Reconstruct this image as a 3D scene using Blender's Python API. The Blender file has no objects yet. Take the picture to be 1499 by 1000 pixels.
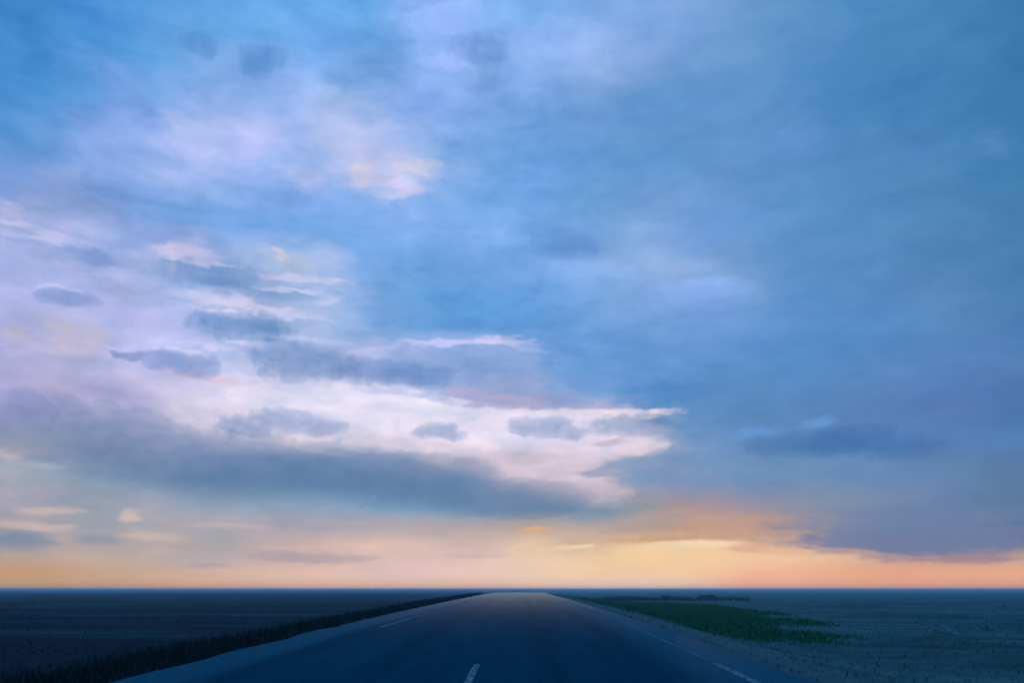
import bpy, bmesh, math, random
from mathutils import Vector, noise as mnoise
random.seed(11)
R = math.radians
C = bpy.context.scene.collection
scene = bpy.context.scene

# ------------------------------------------------------------------ helpers
def lin(c):
    return tuple((v / 12.92 if v <= 0.04045 else ((v + 0.055) / 1.055) ** 2.4) for v in c)
def rgb(c):
    return lin([v / 255 for v in c]) + (1.0,)

class G:
    """tiny node-graph writer"""
    def __init__(s, tree):
        s.t = tree; s.n = tree.nodes; s.l = tree.links
    def put(s, sock, v):
        if hasattr(v, 'is_output'): s.l.new(v, sock)
        elif v is not None: sock.default_value = v
    def math(s, op, a, b=None, c=None, clamp=False):
        n = s.n.new('ShaderNodeMath'); n.operation = op; n.use_clamp = clamp
        for i, v in enumerate((a, b, c)):
            if v is not None: s.put(n.inputs[i], v)
        return n.outputs[0]
    def vmath(s, op, a, b=None, scale=None):
        n = s.n.new('ShaderNodeVectorMath'); n.operation = op
        s.put(n.inputs[0], a)
        if b is not None: s.put(n.inputs[1], b)
        if scale is not None: s.put(n.inputs['Scale'], scale)
        return n.outputs['Value'] if op in ('LENGTH', 'DOT_PRODUCT', 'DISTANCE') else n.outputs[0]
    def xyz(s, v):
        n = s.n.new('ShaderNodeSeparateXYZ'); s.put(n.inputs[0], v); return n.outputs
    def comb(s, x, y, z=0.0):
        n = s.n.new('ShaderNodeCombineXYZ')
        for i, v in enumerate((x, y, z)): s.put(n.inputs[i], v)
        return n.outputs[0]
    def noise(s, vec, scale=1.0, detail=4.0, rough=0.55, dist=0.0, out='Fac'):
        n = s.n.new('ShaderNodeTexNoise'); s.put(n.inputs['Vector'], vec)
        n.inputs['Scale'].default_value = scale; n.inputs['Detail'].default_value = detail
        n.inputs['Roughness'].default_value = rough; n.inputs['Distortion'].default_value = dist
        return n.outputs[out]
    def remap(s, v, a, b, c=0.0, d=1.0, smooth=False):
        n = s.n.new('ShaderNodeMapRange'); n.interpolation_type = 'SMOOTHSTEP' if smooth else 'LINEAR'
        s.put(n.inputs['Value'], v)
        for k, w in zip(('From Min', 'From Max', 'To Min', 'To Max'), (a, b, c, d)): s.put(n.inputs[k], w)
        return n.outputs[0]
    def ramp(s, fac, stops, interp='LINEAR'):
        n = s.n.new('ShaderNodeValToRGB'); cr = n.color_ramp; cr.interpolation = interp
        while len(cr.elements) < len(stops): cr.elements.new(0.5)
        for e, (p, c) in zip(cr.elements, stops): e.position = p
        for e, (p, c) in zip(cr.elements, stops): e.color = c
        s.put(n.inputs[0], fac); return n.outputs[0]
    def mix(s, fac, a, b, mode='MIX'):
        n = s.n.new('ShaderNodeMix'); n.data_type = 'RGBA'; n.blend_type = mode
        s.put(n.inputs[0], fac); s.put(n.inputs[6], a); s.put(n.inputs[7], b)
        return n.outputs[2]

def new_mat(name):
    m = bpy.data.materials.new(name); m.use_nodes = True
    m.node_tree.nodes.clear(); g = G(m.node_tree)
    out = g.n.new('ShaderNodeOutputMaterial')
    return m, g, out

def surf_mat(name, color, rough=0.9, spec=0.2, bump=None):
    """color: callable(g, objcoord) -> socket/rgba"""
    m, g, out = new_mat(name)
    b = g.n.new('ShaderNodeBsdfPrincipled')
    co = g.n.new('ShaderNodeTexCoord').outputs['Object']
    c = color(g, co) if callable(color) else color
    g.put(b.inputs['Base Color'], c)
    if callable(rough): rough = rough(g, co)
    g.put(b.inputs['Roughness'], rough)
    b.inputs['Specular IOR Level'].default_value = spec
    if bump:
        h, strength, dist = bump(g, co)
        n = g.n.new('ShaderNodeBump'); g.put(n.inputs['Height'], h)
        n.inputs['Strength'].default_value = strength; n.inputs['Distance'].default_value = dist
        g.l.new(n.outputs[0], b.inputs['Normal'])
    g.l.new(b.outputs[0], out.inputs['Surface'])
    return m

def link_mesh(name, bm, mat, parent=None, smooth=True, loc=(0, 0, 0)):
    me = bpy.data.meshes.new(name); bm.to_mesh(me); bm.free()
    if smooth:
        for p in me.polygons: p.use_smooth = True
    if mat: me.materials.append(mat)
    o = bpy.data.objects.new(name, me); C.objects.link(o); o.location = loc
    if parent: o.parent = parent
    return o

def tag(o, label=None, cat=None, group=None, kind=None):
    if label: o['label'] = label
    if cat: o['category'] = cat
    if group: o['group'] = group
    if kind: o['kind'] = kind
    return o

# ------------------------------------------------------------------ camera
EYE = 1.1
cam = bpy.data.cameras.new('camera'); cam.lens = 28; cam.sensor_width = 36
cam.clip_start = 0.05; cam.clip_end = 200000
co = bpy.data.objects.new('camera', cam); C.objects.link(co)
co.location = (0, 0, EYE)
co.rotation_euler = (R(90 + 17.36), 0, R(0.727))
scene.camera = co

# ------------------------------------------------------------------ sky
SKY_EL = [0.29, 1.1, 2.01, 2.93, 4.09, 5.49, 7.15, 8.82, 10.27, 11.48, 12.46, 13.68, 15.15, 16.87, 18.34, 20.31, 22.02, 23.72, 24.93, 27.1, 29.93, 33.62, 37.17, 39.74]
SKY = [
  [(209, 166, 116), (209, 166, 116), (211, 167, 118), (216, 170, 123), (220, 172, 128), (224, 174, 132), (229, 176, 137), (231, 181, 145), (233, 187, 157), (236, 191, 162), (241, 193, 165), (243, 196, 167), (244, 199, 170), (247, 200, 170), (250, 200, 170), (251, 204, 175), (252, 210, 181), (252, 212, 186), (252, 213, 191), (252, 213, 187), (252, 213, 181), (252, 202, 168), (252, 187, 154), (252, 183, 146), (251, 180, 138), (251, 177, 132), (251, 177, 132), (251, 177, 132), (249, 177, 132), (248, 177, 132), (248, 177, 132), (248, 177, 132)],
  [(206, 159, 121), (206, 158, 119), (207, 160, 123), (210, 166, 131), (210, 171, 140), (211, 176, 148), (213, 178, 156), (218, 183, 163), (225, 189, 169), (230, 193, 174), (234, 198, 181), (236, 200, 186), (238, 201, 190), (240, 203, 191), (242, 206, 191), (245, 209, 187), (248, 211, 181), (250, 211, 176), (252, 209, 170), (252, 209, 167), (252, 209, 165), (252, 201, 160), (252, 190, 154), (249, 185, 147), (246, 181, 140), (242, 175, 136), (240, 171, 135), (239, 173, 138), (241, 176, 138), (243, 179, 136), (243, 179, 137), (242, 180, 138)],
  [(168, 158, 154), (174, 160, 153), (183, 165, 154), (197, 172, 159), (198, 175, 164), (194, 175, 167), (184, 171, 170), (191, 174, 175), (200, 176, 173), (205, 176, 169), (213, 181, 172), (224, 192, 182), (227, 194, 187), (225, 193, 187), (231, 199, 187), (235, 204, 184), (238, 207, 178), (242, 209, 173), (247, 210, 167), (249, 210, 166), (251, 210, 166), (251, 206, 166), (249, 200, 165), (245, 197, 163), (239, 194, 160), (221, 178, 153), (202, 167, 152), (190, 160, 151), (188, 161, 153), (191, 164, 152), (182, 159, 152), (173, 154, 152)],
  [(131, 144, 163), (132, 144, 163), (154, 155, 166), (172, 164, 167), (177, 167, 169), (185, 172, 170), (173, 167, 170), (180, 169, 172), (197, 175, 173), (202, 175, 170), (210, 182, 174), (217, 188, 178), (218, 189, 178), (212, 185, 175), (208, 183, 173), (214, 189, 173), (233, 199, 168), (220, 187, 160), (225, 191, 158), (242, 206, 161), (245, 208, 168), (246, 207, 165), (233, 188, 156), (215, 176, 154), (197, 167, 154), (168, 153, 158), (131, 137, 167), (116, 129, 162), (108, 123, 156), (105, 119, 152), (103, 118, 151), (100, 118, 151)],
  [(163, 161, 171), (158, 159, 170), (175, 168, 174), (171, 167, 173), (158, 163, 173), (173, 170, 177), (163, 165, 177), (162, 165, 180), (167, 165, 179), (171, 165, 177), (168, 165, 176), (171, 166, 175), (180, 169, 172), (184, 169, 169), (182, 167, 166), (190, 168, 158), (200, 170, 150), (183, 166, 162), (181, 163, 158), (192, 159, 141), (201, 156, 126), (197, 154, 131), (181, 153, 144), (144, 143, 158), (130, 139, 160), (121, 135, 163), (112, 130, 166), (103, 126, 162), (96, 122, 155), (90, 117, 152), (90, 117, 152), (90, 118, 153)],
  [(173, 166, 182), (174, 167, 181), (161, 161, 179), (154, 162, 176), (152, 161, 177), (153, 162, 181), (147, 161, 184), (143, 162, 185), (141, 162, 187), (139, 163, 191), (134, 164, 194), (134, 164, 195), (135, 165, 195), (133, 163, 193), (130, 160, 190), (130, 158, 186), (130, 156, 181), (129, 150, 173), (131, 149, 167), (154, 153, 159), (174, 151, 151), (173, 148, 151), (158, 146, 159), (148, 147, 163), (140, 148, 167), (129, 145, 171), (118, 139, 173), (107, 132, 173), (101, 128, 167), (96, 125, 160), (97, 126, 161), (98, 127, 162)],
  [(161, 172, 188), (162, 171, 187), (146, 163, 183), (130, 153, 178), (126, 151, 179), (124, 151, 181), (121, 150, 182), (118, 149, 182), (116, 149, 182), (117, 150, 185), (118, 151, 186), (118, 151, 186), (122, 152, 186), (130, 156, 188), (139, 160, 190), (174, 174, 193), (196, 184, 199), (205, 190, 204), (201, 185, 197), (155, 160, 182), (133, 150, 183), (124, 148, 184), (117, 145, 185), (112, 144, 184), (109, 144, 184), (106, 141, 183), (103, 138, 182), (100, 135, 180), (97, 132, 175), (93, 126, 169), (91, 125, 168), (90, 124, 170)],
  [(179, 178, 200), (180, 179, 197), (180, 184, 199), (176, 180, 203), (170, 176, 202), (163, 173, 202), (157, 170, 200), (153, 168, 198), (152, 168, 197), (152, 168, 197), (154, 170, 198), (151, 168, 197), (162, 174, 199), (192, 189, 205), (199, 190, 207), (205, 195, 212), (209, 199, 215), (212, 200, 213), (197, 187, 201), (154, 165, 191), (125, 152, 186), (116, 149, 189), (111, 147, 190), (105, 144, 188), (101, 141, 186), (98, 138, 185), (96, 135, 185), (93, 132, 183), (89, 130, 183), (85, 129, 182), (83, 127, 181), (82, 126, 180)],
  [(175, 172, 212), (176, 173, 211), (179, 176, 211), (182, 180, 212), (186, 182, 214), (196, 191, 218), (202, 197, 220), (206, 201, 222), (208, 202, 223), (211, 203, 223), (213, 205, 223), (215, 206, 224), (217, 207, 225), (223, 213, 231), (227, 217, 235), (226, 216, 235), (225, 215, 234), (224, 214, 234), (225, 210, 224), (224, 206, 220), (161, 172, 202), (112, 147, 194), (105, 143, 195), (97, 138, 191), (93, 134, 187), (92, 130, 184), (91, 128, 183), (88, 126, 181), (84, 124, 179), (80, 122, 177), (77, 119, 174), (78, 119, 174)],
  [(169, 169, 214), (170, 169, 213), (172, 168, 207), (179, 177, 214), (182, 178, 216), (205, 200, 225), (208, 203, 228), (213, 208, 232), (216, 211, 235), (220, 214, 238), (225, 219, 240), (227, 221, 241), (228, 222, 242), (229, 222, 242), (229, 223, 243), (230, 223, 243), (228, 221, 242), (229, 218, 236), (227, 214, 230), (212, 203, 222), (133, 159, 199), (99, 142, 190), (93, 138, 188), (91, 135, 186), (90, 132, 184), (90, 130, 183), (90, 128, 183), (88, 126, 181), (87, 123, 178), (82, 121, 176), (80, 120, 175), (81, 121, 176)],
  [(165, 165, 210), (168, 168, 212), (174, 171, 210), (180, 176, 216), (191, 187, 223), (205, 200, 230), (212, 207, 234), (216, 211, 236), (220, 215, 238), (224, 219, 241), (228, 222, 243), (228, 223, 244), (228, 223, 244), (227, 223, 245), (226, 222, 244), (223, 219, 241), (216, 212, 234), (210, 204, 226), (200, 196, 219), (174, 182, 211), (110, 149, 196), (92, 139, 190), (92, 139, 190), (91, 137, 188), (90, 135, 187), (90, 132, 186), (90, 130, 185), (90, 128, 183), (90, 126, 181), (85, 124, 179), (83, 123, 178), (83, 125, 180)],
  [(169, 173, 218), (172, 174, 216), (181, 181, 216), (185, 185, 225), (188, 189, 228), (193, 195, 231), (202, 203, 237), (207, 207, 239), (211, 210, 239), (216, 214, 241), (219, 217, 242), (218, 218, 243), (218, 219, 244), (200, 201, 232), (176, 178, 215), (167, 171, 207), (153, 168, 203), (138, 164, 200), (121, 157, 200), (104, 148, 198), (92, 140, 196), (92, 141, 196), (92, 141, 195), (91, 140, 194), (92, 139, 194), (91, 137, 192), (90, 135, 190), (90, 133, 188), (89, 131, 186), (85, 129, 184), (83, 128, 183), (83, 129, 184)],
  [(180, 180, 225), (179, 180, 221), (183, 183, 217), (187, 188, 229), (189, 192, 239), (183, 191, 235), (188, 197, 237), (188, 197, 236), (187, 196, 234), (188, 196, 235), (186, 196, 234), (163, 181, 227), (153, 174, 221), (144, 168, 217), (138, 166, 215), (131, 164, 215), (123, 161, 215), (114, 157, 212), (107, 152, 208), (103, 149, 206), (99, 147, 204), (95, 145, 203), (93, 144, 202), (91, 143, 200), (88, 141, 198), (87, 139, 195), (86, 137, 193), (86, 136, 191), (87, 135, 190), (86, 132, 186), (83, 129, 184), (82, 129, 183)],
  [(170, 180, 232), (171, 180, 229), (175, 181, 224), (178, 185, 231), (181, 187, 236), (173, 186, 235), (163, 184, 230), (161, 183, 226), (167, 186, 226), (172, 188, 228), (168, 186, 224), (166, 186, 232), (164, 185, 235), (160, 183, 235), (150, 178, 229), (145, 175, 228), (126, 166, 225), (104, 155, 218), (99, 151, 214), (104, 153, 212), (106, 153, 211), (104, 152, 211), (101, 150, 210), (95, 146, 206), (89, 143, 202), (85, 140, 198), (84, 138, 196), (85, 137, 192), (88, 137, 188), (85, 134, 183), (79, 129, 178), (78, 129, 178)],
  [(170, 180, 230), (168, 180, 230), (168, 181, 231), (172, 183, 233), (166, 181, 231), (182, 194, 241), (171, 188, 231), (156, 179, 221), (156, 180, 222), (168, 190, 232), (155, 184, 231), (118, 164, 220), (108, 159, 217), (99, 154, 215), (96, 152, 215), (96, 151, 215), (99, 154, 215), (105, 157, 216), (113, 161, 218), (117, 161, 218), (116, 160, 217), (115, 158, 217), (111, 156, 215), (104, 152, 210), (95, 146, 203), (90, 142, 198), (89, 139, 195), (88, 137, 191), (87, 136, 186), (82, 132, 181), (76, 129, 178), (75, 128, 177)],
  [(168, 180, 230), (158, 174, 225), (152, 171, 223), (163, 179, 225), (151, 174, 220), (135, 168, 215), (140, 170, 217), (160, 182, 221), (165, 186, 226), (165, 187, 229), (136, 173, 224), (119, 165, 221), (107, 161, 220), (98, 158, 220), (96, 156, 220), (98, 157, 221), (105, 160, 223), (112, 164, 225), (117, 165, 222), (123, 166, 219), (129, 167, 220), (131, 169, 222), (126, 165, 218), (111, 155, 208), (96, 147, 203), (91, 144, 199), (89, 141, 195), (87, 137, 190), (83, 133, 184), (79, 130, 180), (73, 127, 176), (71, 127, 176)],
  [(150, 170, 223), (168, 180, 226), (165, 182, 232), (140, 166, 222), (150, 173, 226), (180, 188, 230), (147, 174, 223), (160, 183, 225), (174, 192, 230), (173, 192, 235), (124, 169, 229), (116, 166, 226), (108, 163, 222), (107, 162, 221), (105, 160, 220), (115, 163, 227), (124, 169, 233), (131, 176, 237), (136, 177, 234), (141, 176, 226), (145, 176, 223), (139, 173, 224), (124, 161, 212), (106, 150, 203), (96, 146, 201), (94, 144, 198), (90, 141, 195), (85, 137, 189), (82, 135, 184), (77, 132, 181), (71, 128, 177), (70, 127, 176)],
  [(130, 160, 219), (129, 156, 211), (123, 156, 209), (119, 156, 216), (123, 163, 223), (122, 165, 225), (117, 165, 229), (114, 165, 230), (123, 170, 229), (124, 171, 230), (120, 169, 232), (119, 168, 231), (117, 167, 230), (119, 167, 230), (120, 168, 230), (117, 166, 227), (114, 164, 224), (109, 158, 218), (115, 158, 211), (130, 169, 220), (135, 172, 224), (124, 165, 220), (112, 155, 209), (101, 151, 205), (95, 147, 201), (88, 142, 196), (85, 140, 193), (84, 138, 190), (83, 137, 187), (78, 133, 183), (72, 129, 178), (69, 127, 177)],
  [(121, 157, 220), (131, 160, 218), (130, 162, 219), (123, 160, 220), (123, 165, 225), (117, 165, 225), (117, 165, 228), (118, 165, 230), (117, 167, 232), (118, 168, 233), (122, 171, 236), (126, 173, 238), (128, 174, 239), (130, 175, 240), (129, 175, 240), (128, 175, 240), (122, 168, 230), (117, 163, 223), (119, 164, 221), (129, 169, 220), (125, 166, 219), (117, 160, 215), (108, 155, 210), (100, 150, 205), (94, 147, 201), (89, 143, 197), (84, 140, 193), (83, 138, 190), (82, 137, 187), (78, 134, 184), (72, 130, 180), (69, 127, 178)],
  [(94, 150, 214), (118, 161, 223), (139, 170, 231), (144, 174, 234), (162, 186, 239), (156, 183, 239), (148, 179, 238), (141, 176, 236), (140, 177, 236), (139, 177, 236), (135, 176, 236), (134, 176, 236), (131, 175, 235), (122, 171, 232), (115, 168, 230), (113, 167, 229), (111, 165, 228), (108, 162, 222), (104, 158, 211), (110, 159, 212), (118, 161, 215), (109, 155, 210), (103, 151, 206), (99, 148, 203), (94, 145, 200), (89, 143, 197), (86, 140, 193), (83, 138, 188), (79, 135, 186), (75, 132, 183), (69, 127, 178), (64, 123, 174)],
  [(72, 143, 209), (97, 156, 221), (128, 164, 229), (133, 167, 231), (154, 181, 240), (169, 189, 240), (165, 188, 243), (162, 186, 243), (171, 191, 241), (177, 194, 239), (177, 194, 239), (176, 193, 240), (169, 192, 239), (139, 177, 232), (115, 165, 225), (111, 163, 225), (107, 161, 225), (103, 158, 220), (101, 154, 213), (98, 151, 206), (98, 149, 204), (97, 148, 201), (97, 147, 201), (96, 146, 201), (93, 145, 199), (85, 140, 195), (79, 136, 191), (75, 132, 186), (70, 128, 184), (67, 126, 180), (65, 124, 176), (62, 120, 171)],
  [(63, 136, 201), (72, 143, 212), (81, 150, 217), (94, 157, 222), (112, 165, 227), (126, 169, 227), (131, 171, 230), (140, 177, 236), (151, 184, 242), (153, 184, 235), (149, 180, 233), (141, 175, 233), (132, 171, 236), (126, 168, 231), (120, 165, 225), (117, 163, 223), (113, 161, 221), (112, 158, 216), (113, 154, 210), (108, 151, 205), (100, 149, 201), (99, 149, 202), (98, 149, 202), (97, 148, 200), (94, 146, 200), (84, 140, 196), (79, 136, 192), (75, 133, 187), (72, 131, 183), (71, 131, 183), (69, 129, 180), (64, 124, 175)],
  [(66, 137, 205), (76, 144, 215), (83, 150, 218), (89, 156, 221), (95, 161, 225), (100, 165, 229), (104, 167, 231), (107, 168, 232), (113, 171, 237), (112, 167, 232), (107, 160, 224), (107, 158, 221), (141, 181, 246), (152, 185, 248), (129, 169, 225), (137, 177, 235), (145, 185, 245), (146, 183, 239), (147, 181, 233), (141, 175, 228), (132, 168, 223), (123, 165, 220), (116, 161, 215), (110, 156, 208), (102, 151, 203), (96, 148, 200), (90, 145, 198), (83, 142, 196), (80, 140, 193), (78, 138, 189), (73, 134, 184), (67, 127, 178)],
  [(69, 139, 208), (78, 145, 216), (84, 151, 219), (91, 157, 222), (96, 162, 226), (101, 166, 231), (105, 170, 235), (105, 170, 235), (105, 170, 235), (105, 170, 235), (101, 166, 230), (124, 174, 238), (142, 182, 247), (146, 186, 251), (141, 185, 249), (128, 179, 243), (126, 176, 238), (126, 174, 233), (127, 172, 229), (127, 170, 227), (127, 169, 226), (127, 168, 225), (123, 165, 221), (115, 159, 213), (107, 154, 205), (99, 149, 201), (92, 146, 199), (85, 143, 196), (81, 141, 193), (78, 139, 190), (75, 136, 186), (68, 129, 179)],
]
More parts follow.
